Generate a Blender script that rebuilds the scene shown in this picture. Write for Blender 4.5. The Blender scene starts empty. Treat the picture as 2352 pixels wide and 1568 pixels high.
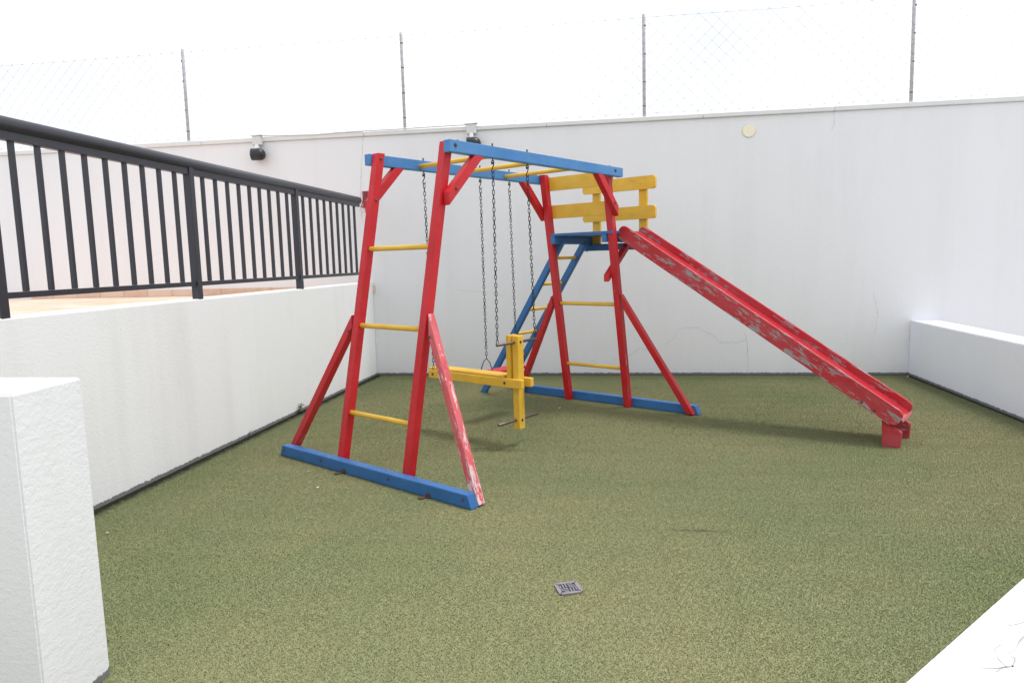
import bpy, bmesh, math, random
from mathutils import Vector, Matrix
random.seed(7)
sc = bpy.context.scene
col = sc.collection

# ------------------------------------------------------------------ camera
cam = bpy.data.cameras.new('camera'); co = bpy.data.objects.new('camera', cam); col.objects.link(co)
cam.sensor_width = 36.0; cam.lens = 36.0 * 1574.16 / 2352.0; cam.clip_start = .05; cam.clip_end = 500
_r = Vector((0.989248, 0.14410552, -0.02493963)); _u = Vector((0.00749833, 0.12032856, 0.9927058)); _f = Vector((-0.14605534, 0.98221924, -0.11795424))
co.matrix_world = Matrix(((_r.x, _u.x, -_f.x, 0), (_r.y, _u.y, -_f.y, 0), (_r.z, _u.z, -_f.z, 1.4), (0, 0, 0, 1)))
sc.camera = co

# ------------------------------------------------------------------ world and sun (bright, thinly clouded)
SUN_EL, SUN_AZ = math.radians(70), math.radians(84)      # azimuth measured from +Y towards +X
w = bpy.data.worlds.new('World'); sc.world = w; w.use_nodes = True
nt = w.node_tree; nt.nodes.clear()
out = nt.nodes.new('ShaderNodeOutputWorld'); bg = nt.nodes.new('ShaderNodeBackground'); bg.inputs['Strength'].default_value = 0.1
sky = nt.nodes.new('ShaderNodeTexSky'); sky.sky_type = 'NISHITA'; sky.sun_disc = False
sky.sun_elevation = SUN_EL; sky.sun_rotation = SUN_AZ; sky.dust_density = 3.0
tc = nt.nodes.new('ShaderNodeTexCoord')
ns = nt.nodes.new('ShaderNodeTexNoise'); ns.inputs['Scale'].default_value = 2.6; ns.inputs['Detail'].default_value = 6; ns.inputs['Distortion'].default_value = .6
rp = nt.nodes.new('ShaderNodeValToRGB'); rp.color_ramp.elements[0].position = .34; rp.color_ramp.elements[1].position = .52
rp.color_ramp.elements[0].color = (.72, .72, .72, 1); rp.color_ramp.elements[1].color = (1, 1, 1, 1)
mx = nt.nodes.new('ShaderNodeMixRGB'); mx.inputs[2].default_value = (7.7, 7.92, 8.4, 1)     # lit cloud
nt.links.new(tc.outputs['Generated'], ns.inputs['Vector']); nt.links.new(ns.outputs['Fac'], rp.inputs['Fac'])
nt.links.new(rp.outputs['Color'], mx.inputs['Fac']); nt.links.new(sky.outputs['Color'], mx.inputs[1])
nt.links.new(mx.outputs['Color'], bg.inputs['Color']); nt.links.new(bg.outputs[0], out.inputs['Surface'])
sl = bpy.data.lights.new('sun', 'SUN'); sl.energy = 1.5; sl.angle = math.radians(15); sl.color = (1, .985, .955)
so = bpy.data.objects.new('sun', sl); col.objects.link(so)
sd = Vector((math.sin(SUN_AZ) * math.cos(SUN_EL), math.cos(SUN_AZ) * math.cos(SUN_EL), math.sin(SUN_EL)))
so.rotation_euler = (-sd).to_track_quat('-Z', 'Y').to_euler(); so.location = sd * 30
sc.view_settings.view_transform = 'Standard'; sc.view_settings.look = 'None'; sc.view_settings.gamma = 1; sc.view_settings.exposure = .68
sc.render.resolution_x = 1024; sc.render.resolution_y = 682

# ------------------------------------------------------------------ materials
def new_mat(name):
    m = bpy.data.materials.new(name); m.use_nodes = True
    n = m.node_tree; b = n.nodes['Principled BSDF']; return m, n, b
def N(n, t, **kw):
    x = n.nodes.new(t)
    for k, v in kw.items():
        if k in x.inputs: x.inputs[k].default_value = v
        else: setattr(x, k, v)
    return x
def noise(n, vec, scale, detail=4, rough=.55, dist=0):
    x = N(n, 'ShaderNodeTexNoise'); x.inputs['Scale'].default_value = scale; x.inputs['Detail'].default_value = detail
    x.inputs['Roughness'].default_value = rough; x.inputs['Distortion'].default_value = dist
    n.links.new(vec, x.inputs['Vector']); return x.outputs['Fac']
def mapping(n, vec, scale=(1, 1, 1), loc=(0, 0, 0), rot=(0, 0, 0)):
    x = N(n, 'ShaderNodeMapping'); x.inputs['Scale'].default_value = scale; x.inputs['Location'].default_value = loc; x.inputs['Rotation'].default_value = rot
    n.links.new(vec, x.inputs['Vector']); return x.outputs['Vector']
def ramp(n, fac, p0, p1, c0=(0, 0, 0, 1), c1=(1, 1, 1, 1)):
    x = N(n, 'ShaderNodeValToRGB'); e = x.color_ramp.elements; e[0].position = p0; e[1].position = p1; e[0].color = c0; e[1].color = c1
    n.links.new(fac, x.inputs['Fac']); return x.outputs['Color']
def mix(n, fac, a, b, mode='MIX'):
    x = N(n, 'ShaderNodeMixRGB'); x.blend_type = mode
    for s, v in ((0, fac), (1, a), (2, b)):
        if isinstance(v, (int, float)): x.inputs[s].default_value = v
        elif isinstance(v, tuple): x.inputs[s].default_value = (*v[:3], 1)
        else: n.links.new(v, x.inputs[s])
    return x.outputs['Color']
def math_(n, op, a, b=0.0, clamp=False):
    x = N(n, 'ShaderNodeMath'); x.operation = op; x.use_clamp = clamp
    for s, v in ((0, a), (1, b)):
        if isinstance(v, (int, float)): x.inputs[s].default_value = v
        else: n.links.new(v, x.inputs[s])
    return x.outputs[0]
def bump(n, b, h, strength=.3, dist=.01):
    x = N(n, 'ShaderNodeBump'); x.inputs['Strength'].default_value = strength; x.inputs['Distance'].default_value = dist
    n.links.new(h, x.inputs['Height']); n.links.new(x.outputs['Normal'], b.inputs['Normal'])
def objcoord(n): return N(n, 'ShaderNodeTexCoord').outputs['Object']
def poscoord(n): return N(n, 'ShaderNodeNewGeometry').outputs['Position']

def paint(name, c, chip=0.0, under=(.33, .31, .31), fade=None, fade_amt=0.0, rough=.42, dirt=.25, axis=2, fine=16):
    """brush-painted timber: grain along local Z, uneven coat, chipped and faded places"""
    m, n, b = new_mat(name); oc = objcoord(n)
    oi = N(n, 'ShaderNodeObjectInfo')
    off = N(n, 'ShaderNodeVectorMath'); off.operation = 'ADD'
    sc_ = N(n, 'ShaderNodeVectorMath'); sc_.operation = 'SCALE'; sc_.inputs['Scale'].default_value = 13.0
    cb = N(n, 'ShaderNodeCombineXYZ'); n.links.new(oi.outputs['Random'], cb.inputs[0]); n.links.new(oi.outputs['Random'], cb.inputs[2])
    n.links.new(cb.outputs[0], sc_.inputs[0]); n.links.new(oc, off.inputs[0]); n.links.new(sc_.outputs[0], off.inputs[1]); oc = off.outputs[0]
    def st(k): return tuple(k if i == axis else 1 for i in range(3))
    long = mapping(n, oc, st(.12))
    a = noise(n, oc, 5, 3); g = noise(n, long, 70, 4, .6)
    base = mix(n, ramp(n, a, .3, .75), tuple(x * .86 for x in c), tuple(min(1, x * 1.1 + .004) for x in c))
    if fade:
        base = mix(n, math_(n, 'MULTIPLY', ramp(n, noise(n, mapping(n, oc, st(.35)), 6, 5, .6), .38, .66), fade_amt), base, fade)
    # grime in the low places of the coat
    base = mix(n, math_(n, 'MULTIPLY', ramp(n, noise(n, mapping(n, oc, st(.4)), 24, 5, .7), .56, .72), dirt), base, tuple(x * .35 + .012 for x in c))
    if chip > 0:
        k = noise(n, mapping(n, oc, st(.22)), fine, 9, .74, .3)
        big = noise(n, mapping(n, oc, st(.6)), 2.6, 3, .5)
        s = math_(n, 'ADD', math_(n, 'MULTIPLY', k, .88), math_(n, 'MULTIPLY', big, .34))
        t = .80 - chip * .3
        cm = ramp(n, s, t, t + .018)
        uc = mix(n, noise(n, oc, 30, 4), tuple(x * .7 for x in under), tuple(min(1, x * 1.35) for x in under))
        base = mix(n, cm, base, uc)
        rr = ramp(n, cm, 0, 1, (rough, rough, rough, 1), (.75, .75, .75, 1)); n.links.new(rr, b.inputs['Roughness'])
        bump(n, b, math_(n, 'SUBTRACT', math_(n, 'MULTIPLY', g, .35), math_(n, 'MULTIPLY', cm, .6)), .45, .0015)
    else:
        n.links.new(ramp(n, noise(n, oc, 18, 4), .25, .8, (rough - .1,) * 3 + (1,), (rough + .16,) * 3 + (1,)), b.inputs['Roughness'])
        bump(n, b, g, .35, .0012)
    n.links.new(base, b.inputs['Base Color'])
    b.inputs['Specular IOR Level'].default_value = .38
    return m
RED = (.53, .008, .014); BLUE = (.030, .135, .36); YEL = (.72, .42, .030)
M = {}
M['red'] = paint('red paint', RED, 0.0, fade=(.56, .05, .06), fade_amt=.18)
M['red_chip'] = paint('red paint chipped', RED, .12, under=(.34, .27, .27), fade=(.50, .05, .06), fade_amt=.5)
M['red_faded'] = paint('red paint sun faded', (.52, .05, .06), .54, under=(.60, .43, .43), fade=(.60, .16, .17), fade_amt=.8, rough=.5, fine=34)
M['red_slide'] = paint('red paint worn', (.44, .013, .020), .50, under=(.30, .25, .255), fade=(.46, .07, .085), fade_amt=.8, rough=.5, axis=0, fine=30)
M['red_bed'] = paint('red paint polished', (.50, .022, .034), .05, under=(.45, .3, .3), rough=.24, dirt=.1, axis=0)
_b = M['red_bed'].node_tree.nodes['Principled BSDF']; _b.inputs['Coat Weight'].default_value = .7; _b.inputs['Coat Roughness'].default_value = .16
M['blue'] = paint('blue paint', BLUE, 0.0, fade=(.05, .19, .42), fade_amt=.4)
M['blue_lt'] = paint('blue paint faded', (.05, .20, .46), 0.0, fade=(.10, .27, .52), fade_amt=.5)
M['yellow'] = paint('yellow paint', YEL, 0.04, under=(.25, .16, .05), fade=(.74, .50, .10), fade_amt=.4)

M['yellow_x'] = paint('yellow paint board', YEL, 0.04, under=(.25, .16, .05), fade=(.74, .50, .10), fade_amt=.4, axis=0)
def plaster(name, c=(.80, .80, .80), streak=.25, coarse=1.0, tint=(.62, .62, .60)):
    m, n, b = new_mat(name); p = poscoord(n)
    st = noise(n, mapping(n, p, (1.0, 1.0, .10)), 3.2, 6, .62)
    cl = noise(n, p, 1.1, 5, .6)
    base = mix(n, math_(n, 'MULTIPLY', ramp(n, st, .50, .78), streak), c, tint)
    base = mix(n, math_(n, 'MULTIPLY', ramp(n, cl, .45, .75), .16), base, tuple(x * .9 for x in c))
    base = mix(n, math_(n, 'MULTIPLY', ramp(n, noise(n, p, 55, 3), .66, .74), .16), base, (.45, .45, .43))
    z = N(n, 'ShaderNodeSeparateXYZ'); n.links.new(p, z.inputs[0])
    foot = math_(n, 'ADD', z.outputs['Z'], math_(n, 'MULTIPLY', noise(n, p, 30, 6, .8), -.05))
    splash = ramp(n, foot, -.027, -.013, (1, 1, 1, 1), (0, 0, 0, 1))
    base = mix(n, math_(n, 'MULTIPLY', splash, .82), base, (.05, .052, .044))         # mould line at the foot
    n.links.new(base, b.inputs['Base Color']); b.inputs['Roughness'].default_value = .85; b.inputs['Specular IOR Level'].default_value = .2
    h = math_(n, 'ADD', math_(n, 'MULTIPLY', noise(n, mapping(n, p, (1, 1, 1.6)), 40 / coarse, 5, .6), 1.0), math_(n, 'MULTIPLY', noise(n, p, 150 / coarse, 3), .45))
    bump(n, b, h, .26 if coarse == 1.0 else .32, .006 * coarse)
    return m
M['wall'] = plaster('white plaster wall', (.79, .79, .80), .22)
M['wall_left'] = plaster('white plaster grimy', (.82, .82, .815), .45, 1.0, (.66, .66, .625))
M['wall_blue'] = plaster('bluish white plaster', (.80, .82, .89), .18)
M['wall_near'] = plaster('white plaster coarse', (.79, .79, .80), .2, 1.35)
M['coping'] = plaster('grey white coping', (.72, .72, .71), .5)

def simple(name, c, rough=.5, metal=0.0, var=.15, bs=0.0, scale=20):
    m, n, b = new_mat(name); p = objcoord(n); f = noise(n, p, scale, 4)
    n.links.new(mix(n, f, tuple(x * (1 - var) for x in c), tuple(min(1, x * (1 + var)) for x in c)), b.inputs['Base Color'])
    b.inputs['Roughness'].default_value = rough; b.inputs['Metallic'].default_value = metal
    if bs: bump(n, b, noise(n, p, scale * 4, 4), bs, .002)
    return m
M['rail'] = simple('charcoal enamel', (.030, .030, .040), .36, 0, .2, .08, 40)
M['black'] = simple('black plastic', (.014, .014, .02), .4)
M['steel'] = simple('dark rusty steel', (.16, .12, .11), .45, .7, .35, .2, 60)
M['chain'] = simple('chain steel', (.032, .028, .027), .5, .6, .4, .2, 80)
M['bolt'] = simple('bolt steel', (.10, .075, .07), .5, .5, .4, .2, 120)
M['rust'] = simple('rusty bracket', (.11, .055, .04), .8, .2, .5, .4, 60)
M['conduit'] = simple('old white box', (.66, .66, .64), .6, 0, .12, .2, 30)
M['cream'] = simple('cream plastic', (.86, .80, .60), .45, 0, .05)
M['galv'] = simple('galvanised pipe', (.46, .43, .44), .55, .3, .35, .2, 12)
M['wire'] = simple('galvanised wire', (.42, .43, .46), .5, .5, .2)
M['drain'] = simple('grey drain metal', (.30, .28, .31), .5, .5, .35, .3, 60)
M['dark'] = simple('drain void', (.02, .02, .018), .9)
M['crack'] = simple('hairline crack', (.52, .51, .49), .95, 0, .3)
M['crack_dark'] = simple('dirty crack', (.40, .39, .37), .95, 0, .3)
M['petal'] = simple('dry petal', (.78, .74, .62), .7, 0, .2)
M['leafdry'] = simple('reddish dry leaf', (.40, .16, .11), .7, 0, .3)
M['leaf'] = simple('weed leaf', (.10, .17, .045), .6, 0, .3)
M['redplast'] = simple('dull red plastic', (.28, .04, .05), .5, 0, .3)
M['hose'] = simple('pale blue hose', (.20, .33, .42), .5)
def tile_mat():
    m, n, b = new_mat('terracotta tile'); p = poscoord(n); oi = N(n, 'ShaderNodeObjectInfo')
    a = mix(n, oi.outputs['Random'], (.60, .39, .26), (.72, .54, .42))
    n.links.new(mix(n, math_(n, 'MULTIPLY', ramp(n, noise(n, p, 9, 5), .35, .7), .5), a, (.74, .60, .50)), b.inputs['Base Color'])
    b.inputs['Roughness'].default_value = .55; bump(n, b, noise(n, p, 80, 4), .2, .003); return m
M['tile'] = tile_mat()
M['concrete'] = simple('screed', (.42, .41, .39), .9, 0, .15, .3, 3)

def turf_color(n, p, k=1.0):
    """worn artificial turf: olive where trodden and bleached, greener towards the walls, dark stains, darker patches and a painted glider shadow with ragged edges"""
    big = noise(n, p, .55, 4, .55, .4); mid = noise(n, p, 3.0, 5, .6); fine = noise(n, p, 46, 4, .7); fib = noise(n, p, 240, 2, .7)
    c = mix(n, ramp(n, big, .36, .64), (.205, .232, .102), (.292, .275, .134))
    c = mix(n, math_(n, 'MULTIPLY', ramp(n, mid, .40, .70), .45), c, (.228, .252, .126))
    c = mix(n, math_(n, 'MULTIPLY', ramp(n, fine, .48, .78), .12), c, (.190, .200, .100))
    c = mix(n, math_(n, 'MULTIPLY', ramp(n, fib, .50, .75), .12), c, (.42, .41, .25))
    xyz = N(n, 'ShaderNodeSeparateXYZ'); n.links.new(p, xyz.inputs[0]); X, Y = xyz.outputs['X'], xyz.outputs['Y']
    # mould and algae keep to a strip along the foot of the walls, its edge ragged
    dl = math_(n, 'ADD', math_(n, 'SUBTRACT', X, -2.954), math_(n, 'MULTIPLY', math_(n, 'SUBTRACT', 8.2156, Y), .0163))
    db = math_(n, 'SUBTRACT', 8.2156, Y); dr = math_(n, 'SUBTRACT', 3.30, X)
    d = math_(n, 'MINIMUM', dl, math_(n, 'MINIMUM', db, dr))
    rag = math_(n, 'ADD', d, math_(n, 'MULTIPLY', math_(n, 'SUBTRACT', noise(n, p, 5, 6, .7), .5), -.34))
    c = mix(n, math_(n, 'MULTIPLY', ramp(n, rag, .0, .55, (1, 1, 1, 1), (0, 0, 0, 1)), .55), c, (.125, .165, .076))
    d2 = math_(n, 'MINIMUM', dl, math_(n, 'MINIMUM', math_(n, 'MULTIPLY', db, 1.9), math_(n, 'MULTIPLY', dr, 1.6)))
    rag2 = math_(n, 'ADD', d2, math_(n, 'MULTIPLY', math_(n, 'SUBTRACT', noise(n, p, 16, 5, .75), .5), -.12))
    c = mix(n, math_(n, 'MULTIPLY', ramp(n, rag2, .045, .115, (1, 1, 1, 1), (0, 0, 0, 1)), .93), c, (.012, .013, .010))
    # scuffed stains on open floor, darker patches by uprights, glider's soft shadow painted in
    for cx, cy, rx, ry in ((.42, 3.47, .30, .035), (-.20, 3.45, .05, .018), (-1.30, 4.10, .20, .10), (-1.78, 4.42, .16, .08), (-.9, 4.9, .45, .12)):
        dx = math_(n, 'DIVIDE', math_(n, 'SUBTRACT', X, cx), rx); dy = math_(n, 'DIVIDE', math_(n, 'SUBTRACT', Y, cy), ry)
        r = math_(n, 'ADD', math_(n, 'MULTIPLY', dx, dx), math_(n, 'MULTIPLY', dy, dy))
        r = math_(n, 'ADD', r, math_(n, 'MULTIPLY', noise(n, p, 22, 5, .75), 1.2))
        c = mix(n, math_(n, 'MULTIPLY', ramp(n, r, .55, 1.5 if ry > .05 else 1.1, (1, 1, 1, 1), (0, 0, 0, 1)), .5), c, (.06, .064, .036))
    return c
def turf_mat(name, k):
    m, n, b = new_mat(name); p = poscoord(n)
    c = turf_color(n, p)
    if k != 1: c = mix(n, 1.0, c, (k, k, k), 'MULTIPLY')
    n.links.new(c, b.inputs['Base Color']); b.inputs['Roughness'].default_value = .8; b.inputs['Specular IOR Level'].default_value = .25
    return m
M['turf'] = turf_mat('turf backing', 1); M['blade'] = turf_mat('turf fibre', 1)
# soft rounded fibres: shading normals pulled towards the pile's upright direction
_n = M['blade'].node_tree; _g = N(_n, 'ShaderNodeNewGeometry'); _v = N(_n, 'ShaderNodeMix'); _v.data_type = 'VECTOR'; _v.inputs[0].default_value = .75
_n.links.new(_g.outputs['Normal'], _v.inputs[4]); _v.inputs[5].default_value = (0, 0, 1)
_nm = N(_n, 'ShaderNodeVectorMath'); _nm.operation = 'NORMALIZE'; _n.links.new(_v.outputs[1], _nm.inputs[0]); _n.links.new(_nm.outputs[0], _n.nodes['Principled BSDF'].inputs['Normal'])

# ------------------------------------------------------------------ helpers
def link(name, me, mat=None, parent=None, mw=None):
    o = bpy.data.objects.new(name, me); col.objects.link(o)
    if mat is not None and me is not None and not me.materials: me.materials.append(M[mat] if isinstance(mat, str) else mat)
    if parent is not None: o.parent = parent
    if mw is not None: o.matrix_basis = mw
    return o
def tag(o, label=None, cat=None, group=None, kind=None):
    if label: o['label'] = label
    if cat: o['category'] = cat
    if group: o['group'] = group
    if kind: o['kind'] = kind
    return o
def empty(name, loc=(0, 0, 0), rz=0.0):
    o = bpy.data.objects.new(name, None); o.empty_display_size = .1; col.objects.link(o); o.location = loc; o.rotation_euler = (0, 0, rz); return o
def to_mesh(bm, name, smooth=False):
    bmesh.ops.recalc_face_normals(bm, faces=bm.faces)
    me = bpy.data.meshes.new(name); bm.to_mesh(me); bm.free()
    if smooth:
        for p in me.polygons: p.use_smooth = True
    return me
def frame_from(z, side):
    z = z.normalized(); x = (side - z * side.dot(z)).normalized(); y = z.cross(x); return Matrix((x, y, z)).transposed()
def beam(name, p0, p1, w, d, mat, parent=None, side=(1, 0, 0), bev=.005, n0=None, n1=None, seg=2):
    """timber from p0 to p1 (centre line), w across `side`, d across the other way; n0/n1: normals of slanted end cuts"""
    p0, p1 = Vector(p0), Vector(p1); L = (p1 - p0).length; R = frame_from(p1 - p0, Vector(side))
    bm = bmesh.new(); vs = []
    for zi, nn in ((0, n0), (1, n1)):
        nl = R.transposed() @ Vector(nn) if nn is not None else Vector((0, 0, 1))
        for sx, sy in ((-1, -1), (1, -1), (1, 1), (-1, 1)):
            x, y = sx * w / 2, sy * d / 2; vs.append(bm.verts.new((x, y, zi * L - (nl.x * x + nl.y * y) / nl.z)))
    for f in ((3, 2, 1, 0), (4, 5, 6, 7), (0, 1, 5, 4), (1, 2, 6, 5), (2, 3, 7, 6), (3, 0, 4, 7)): bm.faces.new([vs[i] for i in f])
    if bev: bmesh.ops.bevel(bm, geom=bm.edges[:], offset=bev, segments=seg, affect='EDGES', profile=.6)
    mw = R.to_4x4(); mw.translation = p0
    return link(name, to_mesh(bm, name), mat, parent, mw)
def rod(name, p0, p1, r, mat, parent=None, seg=16, bev=.004):
    p0, p1 = Vector(p0), Vector(p1); L = (p1 - p0).length; z = p1 - p0
    R = frame_from(z, Vector((0, 0, 1)) if abs(z.normalized().z) < .9 else Vector((1, 0, 0)))
    bm = bmesh.new(); prof = [(r - bev, 0), (r, bev), (r, L - bev), (r - bev, L)]; rings = []
    for rr, zz in prof: rings.append([bm.verts.new((rr * math.cos(2 * math.pi * i / seg), rr * math.sin(2 * math.pi * i / seg), zz)) for i in range(seg)])
    for a, b in zip(rings, rings[1:]):
        for i in range(seg):
            f = bm.faces.new((a[i], a[(i + 1) % seg], b[(i + 1) % seg], b[i])); f.smooth = True
    bm.faces.new(rings[0][::-1]); bm.faces.new(rings[-1])
    mw = R.to_4x4(); mw.translation = p0
    return link(name, to_mesh(bm, name), mat, parent, mw)
def prism(name, pts, depth, mat, parent, mw, bev=.003):
    """polygon in local x,z (pts) extruded along local y by depth, centred"""
    bm = bmesh.new(); a = [bm.verts.new((x, -depth / 2, z)) for x, z in pts]; b = [bm.verts.new((x, depth / 2, z)) for x, z in pts]
    bm.faces.new(a); bm.faces.new(b[::-1]); k = len(pts)
    for i in range(k): bm.faces.new((a[i], b[i], b[(i + 1) % k], a[(i + 1) % k]))
    if bev:
        es = [e for e in bm.edges if abs(e.verts[0].co.y - e.verts[1].co.y) < 1e-6]
        bmesh.ops.bevel(bm, geom=es, offset=bev, segments=1, affect='EDGES')
    return link(name, to_mesh(bm, name), mat, parent, mw)
def box(name, lo, hi, mat, parent=None, bev=.0, seg=1):
    bm = bmesh.new(); c = [(a + b) / 2 for a, b in zip(lo, hi)]
    bmesh.ops.create_cube(bm, size=1)
    for v in bm.verts: v.co = Vector([v.co[i] * (hi[i] - lo[i]) for i in range(3)])
    if bev: bmesh.ops.bevel(bm, geom=bm.edges[:], offset=bev, segments=seg, affect='EDGES')
    return link(name, to_mesh(bm, name), mat, parent, Matrix.Translation(c))
def wall_from(name, foot, h, mat, parent=None, z0=-.05, bev=.008, wob=.0):
    """wall with a polygonal footprint (counter-clockwise), slightly rounded arrises"""
    bm = bmesh.new(); a = [bm.verts.new((x, y, z0)) for x, y in foot]; b = [bm.verts.new((x, y, h)) for x, y in foot]; k = len(foot)
    bm.faces.new(a[::-1]); bm.faces.new(b)
    for i in range(k): bm.faces.new((a[i], a[(i + 1) % k], b[(i + 1) % k], b[i]))
    if bev: bmesh.ops.bevel(bm, geom=bm.edges[:], offset=bev, segments=2, affect='EDGES')
    return link(name, to_mesh(bm, name), mat, parent)
def tube(bm, pts, r, seg=6, closed=False):
    pts = [Vector(p) for p in pts]; rings = []; k = len(pts); prev = None
    for i, p in enumerate(pts):
        a = pts[(i - 1) % k] if (closed or i > 0) else p; b = pts[(i + 1) % k] if (closed or i < k - 1) else p
        t = (b - a).normalized()
        if prev is None: nrm = t.orthogonal().normalized()
        else: nrm = (prev - t * prev.dot(t)).normalized()
        prev = nrm; bi = t.cross(nrm)
        rings.append([bm.verts.new(p + nrm * r * math.cos(2 * math.pi * j / seg) + bi * r * math.sin(2 * math.pi * j / seg)) for j in range(seg)])
    n = k if closed else k - 1
    for i in range(n):
        a, b = rings[i], rings[(i + 1) % k]
        for j in range(seg):
            f = bm.faces.new((a[j], a[(j + 1) % seg], b[(j + 1) % seg], b[j])); f.smooth = True
    if not closed: bm.faces.new(rings[0][::-1]); bm.faces.new(rings[-1])
def wire_obj(name, pts, r, mat, parent=None, seg=6, closed=False):
    bm = bmesh.new(); tube(bm, pts, r, seg, closed); return link(name, to_mesh(bm, name), mat, parent)

# ------------------------------------------------------------------ setting
D = 8.2156; HW = 2.984; XL = -2.954; TL = -.0163; HL = 1.172; HR = .62
def xl(y): return XL + math.tan(TL) * (D - y)
bm = bmesh.new(); bmesh.ops.create_grid(bm, x_segments=1, y_segments=1, size=60)
tag(link('pavement', to_mesh(bm, 'pavement'), 'concrete', None, Matrix.Translation((0, 0, -.06))), kind='structure')
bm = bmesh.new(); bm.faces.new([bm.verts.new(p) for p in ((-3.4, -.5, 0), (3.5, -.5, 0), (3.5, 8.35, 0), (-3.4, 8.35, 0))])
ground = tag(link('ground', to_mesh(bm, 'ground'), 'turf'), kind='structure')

# turf pile: one patch of curled fibres, repeated over the floor
def fibre_patch(size, count, seed):
    rnd = random.Random(seed); V = []; F = []
    for _ in range(count):
        x, y = (rnd.random() - .5) * size, (rnd.random() - .5) * size; a = rnd.random() * 6.283; h = .0018 + .0024 * rnd.random(); wd = .0007 + .0006 * rnd.random()
        lean = .001 + .0045 * rnd.random(); b = rnd.random() * 6.283
        dx, dy = math.cos(a) * wd, math.sin(a) * wd; lx, ly = math.cos(b) * lean, math.sin(b) * lean; i = len(V)
        V += [(x - dx, y - dy, -.001), (x + dx, y + dy, -.001), (x + dx * .8 + lx * .45, y + dy * .8 + ly * .45, h * .7), (x - dx * .8 + lx * .45, y - dy * .8 + ly * .45, h * .7), (x + lx, y + ly, h)]
        F += [(i, i + 1, i + 2, i + 3), (i + 3, i + 2, i + 4)]
    me = bpy.data.meshes.new('turf_patch'); me.from_pydata(V, [], F); me.materials.append(M['blade']); return me
PS = .25
patch = bpy.data.objects.new('turf_patch_source', fibre_patch(PS, 5600, 3))     # only read by the node group below, not linked to the scene
pts = []
y = .55
while y < 8.3:
    x = -3.15
    while x < 3.45:
        pts.append((x, y, .0005)); x += PS
    y += PS
pm = bpy.data.meshes.new('turf_pile'); pm.from_pydata(pts, [], [])
pile = tag(link('grass', pm), 'short olive green artificial turf pile over the play yard floor', 'turf', kind='stuff')
ng = bpy.data.node_groups.new('turf_pile', 'GeometryNodeTree')
ng.interface.new_socket('Geometry', in_out='INPUT', socket_type='NodeSocketGeometry'); ng.interface.new_socket('Geometry', in_out='OUTPUT', socket_type='NodeSocketGeometry')
gi = ng.nodes.new('NodeGroupInput'); go = ng.nodes.new('NodeGroupOutput'); iop = ng.nodes.new('GeometryNodeInstanceOnPoints'); oin = ng.nodes.new('GeometryNodeObjectInfo')
oin.inputs['Object'].default_value = patch
ri = ng.nodes.new('FunctionNodeRandomValue'); ri.data_type = 'INT'; ri.inputs[4].default_value = 0; ri.inputs[5].default_value = 3
ml = ng.nodes.new('ShaderNodeMath'); ml.operation = 'MULTIPLY'; ml.inputs[1].default_value = math.pi / 2; cx = ng.nodes.new('ShaderNodeCombineXYZ')
ng.links.new(gi.outputs[0], iop.inputs['Points']); ng.links.new(oin.outputs['Geometry'], iop.inputs['Instance'])
ng.links.new(ri.outputs[2], ml.inputs[0]); ng.links.new(ml.outputs[0], cx.inputs['Z']); ng.links.new(cx.outputs[0], iop.inputs['Rotation'])
ng.links.new(iop.outputs['Instances'], go.inputs[0])
md = pile.modifiers.new('pile', 'NODES'); md.node_group = ng

# back wall
bw = empty('back_wall', (0, D, 0)); tag(bw, 'tall white plaster wall with grey coping behind the slide and the swings', 'wall')
box('wall_body', (-9.5, D, -.05), (8.5, D + .18, HW - .055), 'wall', None).parent = bw
def reparent(o, p):
    o.parent = p; o.matrix_parent_inverse = Matrix.Translation(-Vector(p.location)) if p.rotation_euler.z == 0 else p.matrix_world.inverted()
for o in [o for o in bpy.data.objects if o.name == 'wall_body']: reparent(o, bw)
joints = [-9.5, -7.4, -5.1, -2.97, -.75, 1.02, 2.42, 4.4, 6.4, 8.5]
for i, (a, b) in enumerate(zip(joints, joints[1:])):
    dz = random.uniform(-.004, .004); dy = random.uniform(-.003, .003)
    reparent(box('coping_slab', (a + .002, D - .030 + dy, HW - .055 + .002), (b - .002, D + .21, HW + dz), 'coping', None, .006), bw)
for i in range(14):
    a = -7.75 + i * .345
    reparent(box('skirting_tile', (a + .002, D - .012, 1.038), (a + .343, D - .001, 1.128 + random.uniform(-.002, .002)), 'tile', None, .002), bw)
def crack(pts, wdt, parent, flat=False, mat='crack'):
    """hairline crack: a thin ragged ribbon lying on the plaster"""
    P = []
    for (a, b) in zip(pts, pts[1:]):
        k = max(2, int(math.hypot(b[0] - a[0], b[1] - a[1]) / .02))
        for i in range(k):
            t = i / k; P.append((a[0] + (b[0] - a[0]) * t + random.uniform(-.007, .007), a[1] + (b[1] - a[1]) * t + random.uniform(-.007, .007)))
    P.append(pts[-1]); bm = bmesh.new(); L = []
    for i, p in enumerate(P):
        q = P[min(i + 1, len(P) - 1)]; o_ = P[max(i - 1, 0)]; t = Vector((q[0] - o_[0], q[1] - o_[1])); t = t.normalized() if t.length else Vector((1, 0)); nn = Vector((-t.y, t.x)) * wdt * (.3 + random.random()) * .5
        if flat: L.append((bm.verts.new((p[0] + nn.x, p[1] + nn.y, flat)), bm.verts.new((p[0] - nn.x, p[1] - nn.y, flat))))
        else: L.append((bm.verts.new((p[0] + nn.x, D - .0015, p[1] + nn.y)), bm.verts.new((p[0] - nn.x, D - .0015, p[1] - nn.y))))
    for a, b in zip(L, L[1:]): bm.faces.new((a[0], a[1], b[1], b[0]))
    o = link('crack', to_mesh(bm, 'crack'), mat); reparent(o, parent); return o
crack([(1.555, .013), (1.547, .234), (1.534, .413), (1.51, .50)], .006, bw)
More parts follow.
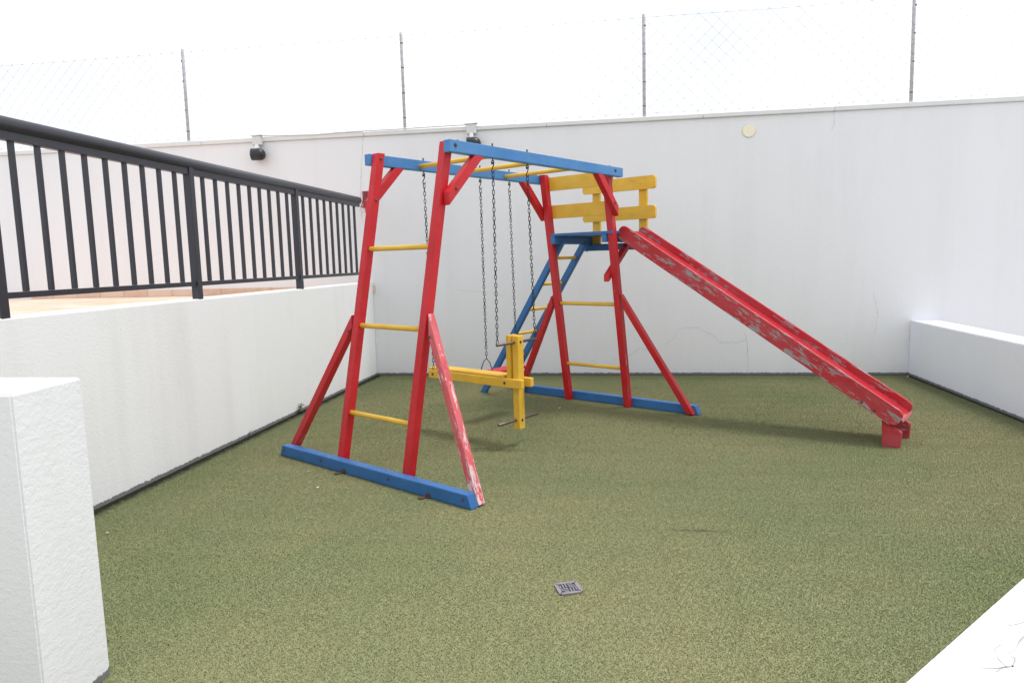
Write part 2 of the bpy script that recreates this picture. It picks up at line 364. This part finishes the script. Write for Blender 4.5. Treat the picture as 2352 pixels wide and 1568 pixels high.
crack([(1.534, .413), (1.413, .378), (1.216, .39), (1.166, .467), (.968, .561), (.769, .548), (.70, .43), (.619, .368)], .0035, bw)
crack([(.467, .291), (.315, .318), (.161, .214), (.007, .189)], .0035, bw)
crack([(-2.984, 2.92), (-3.01, 2.7), (-3.043, 2.383), (-3.06, 2.174), (-3.05, 1.9)], .006, bw)
crack([(2.42, 2.93), (2.425, 2.80), (2.40, 2.72)], .004, bw)
crack([(2.9, .95), (2.95, .70), (2.93, .45)], .003, bw)
crack([(-1.9, 1.05), (-1.5, 1.02), (-1.3, .97)], .003, bw)

# low walls
lw = tag(wall_from('retaining_wall', [(xl(-1.0), -1.0), (xl(D), D - .001), (xl(D) - .20, D - .001), (xl(-1) - .20, -1.0)][::1], HL, 'wall_left'),
         'white rendered retaining wall carrying the dark railing', 'wall')
rw = tag(wall_from('low_wall', [(3.295, D - .001), (3.285, 4.0), (3.56, 4.0), (3.57, D - .001)], HR, 'wall_blue'),
         'low bluish white wall ending at the tall back wall beyond the slide foot', 'wall')
dg = Vector((.4574, .4738)).normalized(); dn = Vector((dg.y, -dg.x)); p0 = Vector((.513, 1.250)) - dg * .12; p1 = p0 + dg * 3.95
dw = tag(wall_from('parapet_wall', [tuple(p1), tuple(p0), tuple(p0 + dn * .42), tuple(p1 + dn * .42)], HR, 'wall_near'),
         'white wall top with hairline cracks crossing the turf corner at an angle', 'wall')
crack([(.693, 1.307), (.727, 1.325), (.727, 1.367), (.756, 1.401)], .0026, dw, HR + .001, 'crack_dark')
crack([(.668, 1.312), (.732, 1.324), (.745, 1.335), (.755, 1.352), (.758, 1.375), (.790, 1.41), (.831, 1.465), (.90, 1.52)], .0036, dw, HR + .001, 'crack_dark')
crack([(.79, 1.46), (.85, 1.50), (.92, 1.55)], .0022, dw, HR + .001, 'crack_dark')
ew = tag(wall_from('entrance_wall', [(-1.725, 1.719), (-1.745, 2.012), (xl(2) - .02, 2.012), (xl(1.7) - .02, 1.719)], 1.05, 'wall_near', bev=.006),
         'thick white rendered wall end standing in front of the retaining wall', 'wall')

# raised deck behind the railing
deck = tag(box('deck_floor', (-9.0, -1.0, -.04), (xl(5) - .22, D - .002, 1.030), 'concrete'), kind='structure')
tm = bpy.data.meshes.new('tile')
bm = bmesh.new(); bmesh.ops.create_cube(bm, size=1)
for v in bm.verts: v.co = Vector((v.co.x * .338, v.co.y * .338, v.co.z * .010))
bmesh.ops.bevel(bm, geom=[e for e in bm.edges if min(v.co.z for v in e.verts) > 0], offset=.003, segments=1, affect='EDGES'); bm.to_mesh(tm); bm.free(); tm.materials.append(M['tile'])
for i in range(17):
    for j in range(13):
        x, y = -3.36 - i * .345, 8.03 - j * .345
        if y < 3.6 or x < -7.9: continue
        o = link('tile', tm, None, deck); o.matrix_parent_inverse = deck.matrix_basis.inverted()
        o.location = (x, y, 1.034 + random.uniform(-.0008, .0008)); o.rotation_euler = (random.uniform(-.003, .003), random.uniform(-.003, .003), 0)
hs = tag(wire_obj('hose', [(-3.30, 3.1, 1.052), (-3.31, 3.5, 1.055), (-3.33, 3.9, 1.052), (-3.42, 4.3, 1.052), (-3.60, 4.55, 1.052)], .011, 'hose', seg=8),
         'pale blue hose lying on the tiled deck behind the railing', 'hose')

# ------------------------------------------------------------------ railing on the retaining wall
RX = -.035
rl = empty('railing', (xl(5.4) + RX, 5.4, HL)); tag(rl, 'dark grey metal railing with round handrail and vertical bars', 'railing')
def RP(y, z): return Vector((xl(y) + RX, y, z))
rail_children = []
yend = 7.99
rail_children.append(rod('handrail', RP(1.2, 2.152), RP(yend, 2.150), .042, 'rail', None, 24, .012))
py = [1.42, 3.060, 4.700, 6.338]
for y in py: rail_children.append(beam('post', RP(y, HL - .005), RP(y, 2.125), .055, .055, 'rail', None, (1, 0, 0), .003))
edges_ = py + [7.86]
for a, b in zip(edges_, edges_[1:]):
    rail_children.append(beam('top_bar', RP(a + .029, 2.093), RP(b - (.029 if b != 7.86 else -.09), 2.093), .040, .045, 'rail', None, (1, 0, 0), .002))
    rail_children.append(beam('bottom_bar', RP(a + .029, 1.283), RP(b - (.029 if b != 7.86 else -.3), 1.283), .035, .032, 'rail', None, (1, 0, 0), .002))
    for k in range(1, 10):
        y = a + (py[-1] - py[-2]) / 10 * k if b == 7.86 else a + (b - a) / 10 * k
        rail_children.append(beam('baluster', RP(y, 1.30), RP(y, 2.078), .025, .025, 'rail', None, (1, 0, 0), .002, seg=1))
rl_inv = Matrix.Translation(-Vector(rl.location))
for o in rail_children: o.parent = rl; o.matrix_parent_inverse = rl_inv

# ------------------------------------------------------------------ wire fence on the back wall
fx = [-8.19, -5.338, -2.484, .375, 3.240, 6.10]
fn = empty('wire_fence', (0, D + .09, HW)); tag(fn, 'tall diamond wire mesh fence on thin pipe posts above the back wall', 'fence')
FI = Matrix.Translation(-Vector(fn.location)); FY = D + .09; FT = 4.13
for x in fx:
    o = rod('post', (x, FY, HW - .02), (x + random.uniform(-.008, .008), FY, FT), .019, 'galv', None, 10, .003); o.parent = fn; o.matrix_parent_inverse = FI
    for k in range(4):
        z = HW + .12 + k * .30 + random.uniform(-.03, .03)
        c_ = rod('tie_clip', (x, FY, z), (x, FY, z + .014), .0212, 'steel', None, 8, .002); c_.parent = fn; c_.matrix_parent_inverse = FI
pitch = .152; z0, z1 = HW + .03, FT - .03; hh = z1 - z0
for a, b in zip(fx, fx[1:]):
    bm = bmesh.new()
    for s in (1, -1):
        k = int((b - a + hh) / pitch) + 2
        for i in range(-1, k):
            x0 = a - hh + i * pitch if s == 1 else a + i * pitch
            # line from (x0,z0) going to (x0+s*hh, z1), clipped to the bay
            xa, xb = (x0, x0 + hh) if s == 1 else (x0 - 0, x0 - hh)
            za, zb = z0, z1
            def clip(xp, zp, xq, zq, X, keep_gt):
                if (xp - X) * (1 if keep_gt else -1) < 0 and (xq - X) * (1 if keep_gt else -1) < 0: return None
                if (xp - X) * (1 if keep_gt else -1) < 0: t = (X - xp) / (xq - xp); xp, zp = X, zp + (zq - zp) * t
                elif (xq - X) * (1 if keep_gt else -1) < 0: t = (X - xp) / (xq - xp); xq, zq = X, zp + (zq - zp) * t
                return xp, zp, xq, zq
            r_ = clip(xa, za, xb, zb, a, True); r_ = r_ and clip(*r_, b, False)
            if not r_ or abs(r_[1] - r_[3]) < .02: continue
            m_ = int(abs(r_[1] - r_[3]) / .25) + 1
            tube(bm, [(r_[0] + (r_[2] - r_[0]) * t / m_, FY - .02 + s * .0015 + random.uniform(-.002, .002), r_[1] + (r_[3] - r_[1]) * t / m_ + random.uniform(-.003, .003)) for t in range(m_ + 1)], .0016, 3)
    tube(bm, [(a, FY - .02, z1 - .012), ((a + b) / 2, FY - .02, z1 - .022), (b, FY - .02, z1 - .012)], .0016, 3)
    tube(bm, [(a, FY - .02, z0 + .02), (b, FY - .02, z0 + .02)], .0016, 3)
    o = link('wire_mesh', to_mesh(bm, 'wire_mesh'), 'wire'); o['kind'] = 'stuff'; o.parent = fn; o.matrix_parent_inverse = FI

# ------------------------------------------------------------------ wall fittings
def floodlight(x, label):
    e = empty('wall_light', (x, D, 2.80)); tag(e, label, 'light', 'black spotlights under the coping')
    # head: short drum lying along the wall, flat glass towards -X, domed back towards +X
    bm = bmesh.new(); rings = []; S = 20; R_ = .072
    prof = [(-.085, R_ * .0), (-.085, R_ * .9), (-.082, R_), (.02, R_)] + [(.02 + .065 * math.sin(a), R_ * math.cos(a)) for a in (math.radians(k) for k in (20, 40, 60, 75))] + [(.0855, 0)]
    for xx, rr in prof: rings.append([bm.verts.new((xx, rr * math.cos(2 * math.pi * i / S), rr * math.sin(2 * math.pi * i / S))) for i in range(S)])
    for a, b in zip(rings, rings[1:]):
        for i in range(S):
            f = bm.faces.new((a[i], a[(i + 1) % S], b[(i + 1) % S], b[i])); f.smooth = True
    bmesh.ops.remove_doubles(bm, verts=bm.verts, dist=1e-5)
    mw = Matrix.Translation((.035, -.105, -.035)) @ Matrix.Rotation(math.radians(10), 4, 'Z')
    link('lamp_head', to_mesh(bm, 'lamp_head'), 'black', e, mw)
    beam('bracket', (.03, .0, -.02), (.03, -.06, -.03), .05, .05, 'black', e, (1, 0, 0), .004)
    b_ = box('junction_box', (-.055, -.075, .085), (.055, .04 - .041, .195), 'conduit', e, .008)
    beam('conduit_stub', (-.0, -.055, .09), (.01, -.085, .03), .045, .045, 'conduit', e, (1, 0, 0), .006)
    beam('box_lid', (-.07, -.04, .197), (.075, -.04, .204), .085, .012, 'conduit', e, (0, 1, 0), .003)
    return e
floodlight(-4.335, 'black spotlight under a white junction box above the dark railing')
floodlight(-1.635, 'black spotlight under a white junction box behind the blue top beams')
pc = [(-4.25, D - .035, HW + .012), (-4.0, D - .033, HW + .006), (-3.6, D - .034, HW - .004), (-3.3, D - .034, HW + .004)] + [(-3.3 + .35 * i, D - .034, HW + .008 + random.uniform(-.003, .004)) for i in range(1, 5)] + [(-1.68, D - .036, HW + .012)]
tag(wire_obj('cable', pc, .008, 'conduit', seg=6), 'thin white cable running along the coping between the spotlights', 'cable')
e = empty('cover_plate', (1.523, D, 2.768)); tag(e, 'round cream cover plate high on the back wall above the slide', 'cover')
rod('disc', (0, .001, 0), (0, -.014, 0), .070, 'cream', e, 32, .004); rod('rim', (0, .001, 0), (0, -.006, 0), .076, 'conduit', e, 32, .002)
e = empty('wall_hook', (-2.985, D, 2.08)); tag(e, 'small dull red ribbed holder on the back wall beside the handrail end', 'holder')
box('tray', (-.045, -.085, 0), (.045, .0, .012), 'redplast', e, .003); box('back_plate', (-.045, -.010, .012), (.045, -.001, .20), 'redplast', e, .002)
for k in range(4): beam('rib', (-.036 + k * .024, -.08, .008), (-.036 + k * .024 + .02, -.012, .195), .009, .009, 'redplast', e, (1, 0, 0), .002, seg=1)

# ------------------------------------------------------------------ playground frame
TH = .5453; PC = Vector((-.872, 5.4092, 0))
pg = empty('playground_set', PC, -TH); tag(pg, 'wooden climbing frame in red, blue and yellow with ladder, platform and long red slide', 'playground')
PGM = Matrix.Translation(PC) @ Matrix.Rotation(-TH, 4, 'Z')
def P(u, v, z): return Vector((v, u, z))
W2 = .3365; S = .062; HT = 2.172
def U1(z): return -1.3718 + (1.3718 - .9157) * z / 2.1733
def U2(z): return 1.3856 + (1.0291 - 1.3856) * z / 2.1733
VX, UY, ZZ = Vector((1, 0, 0)), Vector((0, 1, 0)), Vector((0, 0, 1))
bolt_me = None
def bolt(p, nrm, parent=None, s=1.0):
    global bolt_me
    if bolt_me is None:
        bm = bmesh.new(); prof = [(.012, 0), (.012, .002), (.0085, .002), (.008, .007), (.004, .0095)]; rings = []
        for r, z in prof: rings.append([bm.verts.new((r * math.cos(math.pi * i / 4), r * math.sin(math.pi * i / 4), z)) for i in range(8)])
        for a, b in zip(rings, rings[1:]):
            for i in range(8): bm.faces.new((a[i], a[(i + 1) % 8], b[(i + 1) % 8], b[i]))
        bm.faces.new(rings[-1]); bolt_me = to_mesh(bm, 'bolt'); bolt_me.materials.append(M['bolt'])
    nrm = Vector(nrm).normalized(); R = frame_from(nrm, Vector((0, 0, 1)) if abs(nrm.z) < .9 else Vector((1, 0, 0))).to_4x4(); R.translation = Vector(p) - nrm * .001
    return link('bolt', bolt_me, None, parent or pg, R @ Matrix.Scale(s, 4))
# uprights
for (Uf, end) in ((U1, -1), (U2, 1)):
    for sv in (-1, 1):
        beam('upright', P(Uf(0), sv * W2, .0), P(Uf(HT), sv * W2, HT), S, S, 'red' if end < 0 else 'red_chip', pg, VX, .006, ZZ, ZZ)
# base beams with slanted ends
BH, BT = .082, .066
for end, Uf in ((-1, U1), (1, U2)):
    uc = Uf(0.04) + end * (S / 2 + BT / 2 + .001); L_ = .975 if end < 0 else 1.03
    bb = beam('base_beam', P(uc, -L_ + .02, BH / 2 + .002), P(uc, L_ - .02, BH / 2 + .002), BH, BT, 'blue', pg, ZZ, .008, (1, 0, -.42), (1, 0, .42))
    if end < 0:
        for v in (-L_ + .06, -W2 - .12, W2 - .08, L_ - .07): bolt(P(uc - BT / 2, v, .05), -UY, None, .8)
# outer braces
for end, Uf in ((-1, U1), (1, U2)):
    for sv in (-1, 1):
        worn = end < 0 and sv > 0
        b_ = beam('side_brace', P(Uf(0), sv * (.945 if end < 0 else .97), .012), P(Uf(1.0), sv * (W2 + S / 2 + .022), 1.0), .055, .055, 'red_faded' if worn else 'red_chip', pg, UY, .006, ZZ, (1, 0, .15))
        if worn: b_['label'] = 'brace with paint scraped and faded to pink and white'
        bolt(P(Uf(.94) - .028, sv * (W2 + S / 2 + .045), .93), (.3 * sv, -1, .1)) if end < 0 else bolt(P(Uf(.92), sv * (W2 + S / 2 + .07), .95), (sv, 0, .5))
# top beams and knee braces
BZ = 2.131; BW = .058; BB = .078
for sv in (-1, 1):
    vb = sv * (W2 + S / 2 + BW / 2 + .001)
    beam('top_beam', P(-.975, vb, BZ), P(1.165, vb, BZ), BB, BW, 'blue_lt', pg, ZZ, .006)
    for end, Uf in ((-1, U1), (1, U2)):
        a = P(Uf(1.80) - end * .0, vb, 1.80); b = P(Uf(2.09) - end * .24, vb, 2.094)
        beam('knee_brace', a, b, .054, .064, 'red', pg, VX, .006, UY, ZZ)
        m_ = a.lerp(b, .22); bolt(m_ + VX * sv * .028, VX * sv)
        bolt(P(Uf(2.13), vb + sv * BW / 2, 2.137), VX * sv, None, 1.2)
        bolt(P(Uf(2.13) - end * .05, vb, BZ + BB / 2), ZZ, None, 1.1)
    for z in (2.13, 1.84): bolt(P(U1(z), -W2 + S / 2, z), VX) if sv < 0 else None
for u_, sv in ((-.432, -1), (.216, -1), (.60, -1), (-.532, 1), (-.148, 1)):
    rod('eye_bolt', P(u_, sv * (W2 + S / 2 + BW / 2), BZ + BB / 2 - .002), P(u_, sv * (W2 + S / 2 + BW / 2), BZ + BB / 2 + .024), .006, 'bolt', pg, 8, .001)
# overhead rungs, end ladder rungs
for u in (-.49, .015, .52): rod('overhead_rung', P(u, -W2 - S / 2 - .01, 2.122), P(u, W2 + S / 2 + .01, 2.122), .0175, 'yellow', pg)
for z in (.376, .972, 1.500): rod('ladder_rung', P(U1(z), -W2 + S / 2 - .01, z), P(U1(z), W2 - S / 2 + .01, z), .0175, 'yellow', pg)
for z in (.376, .975): rod('ladder_rung', P(U2(z), -W2 + S / 2 - .01, z), P(U2(z), W2 - S / 2 + .01, z), .0175, 'yellow', pg)
# anchor brackets on the near base beam
for v in (-.20, .62):
    uc = U1(.04) - S / 2 - BT - .001
    beam('anchor_bracket', P(uc - .004, v, .004), P(uc - .004, v, .034), .030, .006, 'rust', pg, VX, .001, seg=1)
    beam('anchor_bracket', P(uc - .004, v - .018, .006), P(uc - .05, v - .03, .008), .03, .008, 'rust', pg, VX, .002, seg=1)
# platform
for sv in (-1, 1):
    beam('platform_joist', P(1.075, sv * (W2 - S / 2 - .026), 1.572), P(1.745, sv * (W2 - S / 2 - .026), 1.572), .046, .072, 'blue', pg, VX, .005)
for k in range(6):
    u = 1.135 + k * .117
    beam('platform_board', P(u, -.305, 1.622), P(u, .365, 1.622), .110, .024, 'blue', pg, UY, .004)
beam('cross_beam', P(1.70, -.345, 1.502), P(1.70, .365, 1.502), .066, .05, 'blue', pg, ZZ, .006)
bolt(P(1.70, -.31, 1.469), -ZZ, None, .9)
for v in (-.205, .316): beam('guard_post', P(1.728, v, 1.48), P(1.728, v, 2.14), .085, .032, 'yellow', pg, VX, .005)
def rounded(L, h, r, n=5):
    pts = []
    for cxx, cz, a0 in ((L - r, h - r, 90), (L - r, r, 0), (r, r, -90), (r, h - r, 180)):
        for i in range(n + 1):
            a = math.radians(a0 - 90 * i / n); pts.append((cxx + r * math.cos(a), cz + r * math.sin(a)))
    return pts
def plank(u, va, vb_, z): return prism('guard_rail', rounded(vb_ - va, .122, .026), .028, 'yellow_x', pg, Matrix.Translation(P(u, va, z - .061)), .004)
for z in (2.090, 1.815): plank(1.698, -.345, .462, z)
for z in (2.088, 1.835): plank(U2(z) + S / 2 + .016, -W2 - .025, W2 + .025, z)
beam('platform_brace', P(1.115, W2 - S / 2 - .028, 1.215), P(1.50, W2 - S / 2 - .028, 1.525), .056, .05, 'red_chip', pg, VX, .006, UY, ZZ)
# access ladder
LF, LT = (-1.325, -.01), (-.27, 1.555)
for u in (1.20, 1.60): beam('ladder_rail', P(u, LF[0], LF[1]), P(u, LT[0], LT[1]), .045, .062, 'blue', pg, UY, .006, ZZ, ZZ)
for z in (.385, .645, .90, 1.155, 1.408):
    v = LF[0] + (LT[0] - LF[0]) * (z - LF[1]) / (LT[1] - LF[1]); rod('ladder_rung', P(1.20 + .01, v, z), P(1.60 - .01, v, z), .016, 'yellow', pg)
# slide: two boards, polished bed, feet
SA = math.atan(.633); sdir = Vector((math.cos(SA), 0, -math.sin(SA)))          # along local x(v), z
def rounded(L, h, r, n=5):
    pts = []
    for cxx, cz, a0 in ((L - r, h - r, 90), (L - r, r, 0), (r, r, -90), (r, h - r, 180)):
        for i in range(n + 1):
            a = math.radians(a0 - 90 * i / n); pts.append((cxx + r * math.cos(a), cz + r * math.sin(a)))
    return pts
def slide_frame(u, v, z): # origin at lower upper-end corner; local x runs down the slide, local z is square to it
    x = sdir; zz = Vector((math.sin(SA), 0, math.cos(SA))); y = zz.cross(x)
    m = Matrix((x, y, zz)).transposed().to_4x4(); m.translation = P(u, v, z); return m
hperp = .124; v0 = .385; Ls = 2.69
ztop = 1.935 - .633 * v0; off = Vector((math.sin(SA), 0, math.cos(SA))) * hperp
for u in (1.222, 1.578):
    o = slide_frame(u, v0, ztop); o.translation = o.translation - off
    prism('slide_board', rounded(Ls, hperp, .045), .030, 'red_slide', pg, o, .004)
bd = slide_frame(1.40, v0 + .02, ztop - .633 * .02); bd.translation = bd.translation - off * .56
bedm = bd @ Matrix.Translation((0, 0, 0))
bo = prism('slide_bed', [(0, 0), (Ls - .02, 0), (Ls - .005, .006), (Ls - .02, .014), (0, .014)], .325, 'red_bed', pg, bedm, 0)
for k in (.25, 1.2, 2.2):
    m_ = bd @ Matrix.Translation((k, 0, -.018)); prism('slide_batten', [(-.03, -.012), (.03, -.012), (.03, .016), (-.03, .016)], .324, 'red_chip', pg, m_, .002)
for u in (1.236, 1.585):
    pts_ = [(-.062, 0), (.052, 0), (.060, .115), (-.070, .20)]
    prism('slide_foot', pts_, .045, 'red_slide', pg, Matrix.Translation(P(u + (.012 if u < 1.4 else -.012), 2.575, 0.0)), .004)
for s_ in (2.42, 2.52): bolt(slide_frame(1.222 - .015, v0, ztop) @ Vector((s_, 0, -hperp * .82)), -UY, None, .9)

# ------------------------------------------------------------------ chains, swing, glider
LP, LW, LWI = .0290, .0205, .0029
def link_mesh():
    bm = bmesh.new(); a = LP / 2 + .0025; r = LW / 2 - LWI; pts = []
    for i in range(6): t = math.pi * i / 5; pts.append((r * math.cos(t), 0, a - r + r * math.sin(t)))
    for i in range(6): t = math.pi + math.pi * i / 5; pts.append((r * math.cos(t), 0, -(a - r) + r * math.sin(t)))
    tube(bm, pts, LWI, 4, True); me = to_mesh(bm, 'link'); me.materials.append(M['chain']); return me
LINK = link_mesh()
def chain(top, bottom, parent, inv):
    """S hook below the beam, then interlocked links down to `bottom` (points in the playground frame, turned to world)"""
    top, bottom = PGM @ Vector(top), PGM @ Vector(bottom)
    bm = bmesh.new(); c0 = top
    ax = PGM.to_3x3() @ VX
    tube(bm, [c0 + Vector((0, 0, .02)), c0 + Vector((0, 0, -.012))], .004, 6)
    ring = [c0 + ax * .011 * math.cos(2 * math.pi * i / 10) + Vector((0, 0, -.023 + .011 * math.sin(2 * math.pi * i / 10))) for i in range(10)]
    tube(bm, ring, .0042, 5, True)
    ux = PGM.to_3x3() @ UY; hk = []
    for i in range(13):
        t = math.radians(200 - i * 235 / 12); hk.append(c0 + ux * .010 * math.cos(t) + Vector((0, 0, -.036 + .010 * math.sin(t))))
    hk += [c0 + ux * .0 + Vector((0, 0, -.058))]
    for i in range(1, 13):
        t = math.radians(150 + i * 215 / 12); hk.append(c0 + ux * .0125 * math.cos(t) + Vector((0, 0, -.080 + .0125 * math.sin(t))))
    tube(bm, hk, .0042, 5)
    ch = link('chain', to_mesh(bm, 'chain'), 'chain', parent); ch.matrix_parent_inverse = inv
    a = c0 + Vector((0, 0, -.095)); d = bottom - a; n = max(3, int(round(d.length / LP))); step = d / n
    R0 = frame_from(-step, PGM.to_3x3() @ Vector((.8, .6, 0))).to_4x4()
    for i in range(n):
        m = R0 @ Matrix.Rotation((i % 2) * math.pi / 2 + random.uniform(-.35, .35), 4, 'Z'); m.translation = a + step * (i + .5)
        l = link('link', LINK, None, ch); l.matrix_basis = m
    return ch
def world_parent(o, inv):
    o.matrix_parent_inverse = inv @ PGM
# red swing seat under the left beam
vb = W2 + S / 2 + BW / 2
sw = empty('swing', PGM @ P(.40, -vb, .0)); tag(sw, 'red swing seat hanging on two chains from the far blue beam', 'swing'); swi = Matrix.Translation(-Vector(sw.location))
st = beam('seat', P(.155, -.37, .432), P(.665, -.37, .432), .15, .024, 'red', sw, VX, .006); world_parent(st, swi)
for ut, ub in ((.216, .20), (.600, .61)):
    tp = P(ub, -.37, .56); o = chain(P(ut, -vb, BZ - BB / 2), tp + Vector((0, 0, 0)), sw, swi)
    pts_ = [P(ub, -.37 - .065, .43), P(ub, -.37 - .062, .47), P(ub, -.37 - .035, .53), P(ub, -.37, .562), P(ub, -.37 + .035, .53), P(ub, -.37 + .062, .47), P(ub, -.37 + .065, .43)]
    h = wire_obj('hanger', pts_, .004, 'chain', sw, 6); world_parent(h, swi)
# yellow glider under the right beam
gl = empty('glider', PGM @ P(-.25, -.05, .0)); tag(gl, 'yellow two board glider swing with steel handlebar and foot bar', 'swing'); gli = Matrix.Translation(-Vector(gl.location))
GU = -.246; gp = []
gp.append(beam('post', P(GU, .345, .135), P(GU, .345, .842), .058, .066, 'yellow', gl, VX, .007))
gp.append(beam('backing_board', P(GU - .008, .322 - .029, .50), P(GU - .008, .322 - .029, .846), .030, .10, 'yellow', gl, VX, .005))
for u in (GU - .056, GU + .056): gp.append(beam('side_board', P(u, -.55, .488), P(u, .432, .488), .068, .040, 'yellow', gl, ZZ, .007))
gp.append(beam('seat', P(GU, -.56, .532), P(GU, .25, .532), .125, .018, 'yellow', gl, UY, .005))
gp.append(rod('handlebar', P(GU - .232, .338, .792), P(GU + .235, .338, .792), .011, 'steel', gl, 12, .002))
gp.append(rod('foot_bar', P(GU - .235, .338, .205), P(GU + .232, .338, .205), .011, 'steel', gl, 12, .002))
for o in gp: world_parent(o, gli)
for p_, n_ in ((P(GU - .076, .27, .488), -UY), (P(GU - .076, -.50, .488), -UY), (P(GU, .374, .205), VX), (P(GU, .374, .795), VX), (P(GU, .374, .488), VX)):
    o = bolt(p_, n_, gl); world_parent(o, gli)
chain(P(-.532, vb, BZ - BB / 2), P(GU - .222, .338, .80), gl, gli)
chain(P(-.148, vb, BZ - BB / 2), P(GU + .222, .338, .80), gl, gli)
chain(P(-.432, -vb, BZ - BB / 2), P(GU - .06, -.50, .53), gl, gli)

# ------------------------------------------------------------------ floor drain
cs = [Vector(p) for p in ((-.260, 2.805), (-.173, 2.837), (-.138, 2.766), (-.218, 2.72))]
cc = sum(cs, Vector((0, 0))) / 4; ang = math.atan2((cs[1] - cs[0]).y, (cs[1] - cs[0]).x)
e = empty('floor_drain', (cc.x, cc.y, 0), ang); tag(e, 'small square grey drain grate set flush in the turf', 'drain')
h = .052
box('drain_well', (-h + .004, -h + .004, .001), (h - .004, h - .004, .0045), 'dark', e)
for a in range(4):
    m = Matrix.Rotation(a * math.pi / 2, 4, 'Z')
    bm = bmesh.new(); bmesh.ops.create_cube(bm, size=1)
    for v in bm.verts: v.co = Vector((v.co.x * (h * 2 - .016), v.co.y * .015 - h + .0075, v.co.z * .006 + .0055))
    link('frame_bar', to_mesh(bm, 'frame_bar'), 'drain', e, m)
for a in range(4):
    m = Matrix.Rotation(a * math.pi / 2, 4, 'Z')
    for k in range(3):
        bm = bmesh.new(); bmesh.ops.create_cube(bm, size=1); l = .040 - k * .009
        for v in bm.verts: v.co = Vector((v.co.x * .0058 + .006 + k * .0125, v.co.y * l - .003 - l / 2 - (.0 if k == 0 else .0), v.co.z * .004 + .0060))
        link('slat', to_mesh(bm, 'slat'), 'drain', e, m)

# ------------------------------------------------------------------ weeds and litter
def leaf_mesh(bm, base, d, l, wd, droop):
    d = d.normalized(); s = d.cross(ZZ); s = s.normalized() if s.length > .01 else VX; P0 = base; prev = None
    for i in range(4):
        t = i / 3; p = P0 + d * l * t - ZZ * droop * t * t; ww = wd * (.25 + 1.1 * t) * (1 - t * .9)
        cur = (bm.verts.new(p - s * ww), bm.verts.new(p + s * ww + ZZ * wd * .2))
        if prev: bm.faces.new((prev[0], prev[1], cur[1], cur[0]))
        prev = cur
def weed(x, y, hgt, n, label, grassy=False):
    e = empty('weed', (x, y, 0)); tag(e, label, 'weed')
    for k in range(n):
        a = random.uniform(-.9, 2.2); top = Vector((math.cos(a) * hgt * .35, math.sin(a) * hgt * .35, hgt * random.uniform(.6, 1)))
        bm = bmesh.new()
        if grassy: leaf_mesh(bm, Vector((0, 0, 0)), top, hgt * random.uniform(.7, 1.2), .003, .02)
        else:
            tube(bm, [(0, 0, 0), tuple(top * .5), tuple(top)], .0016, 4)
            for j in range(9):
                t = random.uniform(.45, 1.0); aa = random.uniform(0, 6.28); leaf_mesh(bm, top * t, Vector((math.cos(aa), math.sin(aa), random.uniform(-.1, .7))), random.uniform(.022, .042), random.uniform(.007, .012), .01)
        link('stem', to_mesh(bm, 'stem'), 'leaf', e)
weed(xl(6.06) + .012, 6.06, .115, 5, 'small leafy green weed growing at the foot of the retaining wall')
weed(xl(5.17) + .010, 5.17, .085, 6, 'thin tuft of grass blades sprouting at the foot of the retaining wall', True)
def litter(name, x, y, s, mat, label, cat, group=None):
    bm = bmesh.new(); n = 7; c = bm.verts.new((0, 0, .012 + s * .12)); ring = []
    for i in range(n):
        a = 2 * math.pi * i / n; r = s * random.uniform(.5, 1.0) * (1 if i % 2 else .7); ring.append(bm.verts.new((r * math.cos(a), r * .7 * math.sin(a), .011 + random.uniform(0, .35) * s)))
    for i in range(n): bm.faces.new((c, ring[i], ring[(i + 1) % n]))
    r = bmesh.ops.solidify(bm, geom=bm.faces[:], thickness=.0008)
    o = link(name, to_mesh(bm, name), mat, None, Matrix.Translation((x, y, 0)) @ Matrix.Rotation(random.random() * 6, 4, 'Z')); tag(o, label, cat, group)
for x, y, s_, lab in ((-2.674, 3.154, .016, 'pale dry petal on the turf beside the thick white wall end'),
        (-1.845, 3.948, .017, 'pale dry petal on the turf beside the middle of the blue base beam'),
        (-2.058, 4.271, .015, 'pale dry petal on the turf at the base beam end next to the retaining wall'),
        (-1.978, 6.832, .026, 'large pale petal on the turf between the climbing frame and the back wall'),
        (-.40, 2.325, .009, 'tiny pale petal on the turf beside the drain grate'),
        (.55, 2.56, .007, 'tiny pale speck on the turf beside the cracked wall top'),
        (-.08, 4.60, .012, 'small pale petal alone on open turf between the glider and the slide foot'),
        (-.50, 6.30, .030, 'pale petal against the blue base beam under the platform')):
    litter('petal', x, y, s_, 'petal', lab, 'petal', 'pale petals scattered on the turf')
litter('dry_leaf', -1.296, 3.915, .018, 'leafdry', 'reddish dry leaf on the turf beside the blue base beam', 'leaf')
litter('dry_leaf', 3.22, 8.02, .03, 'petal', 'pale dry leaf in the corner where the low wall meets the back wall', 'leaf')
litter('dry_leaf', 3.24, 7.55, .028, 'leafdry', 'brown red dry leaf on the turf along the low bluish wall', 'leaf')
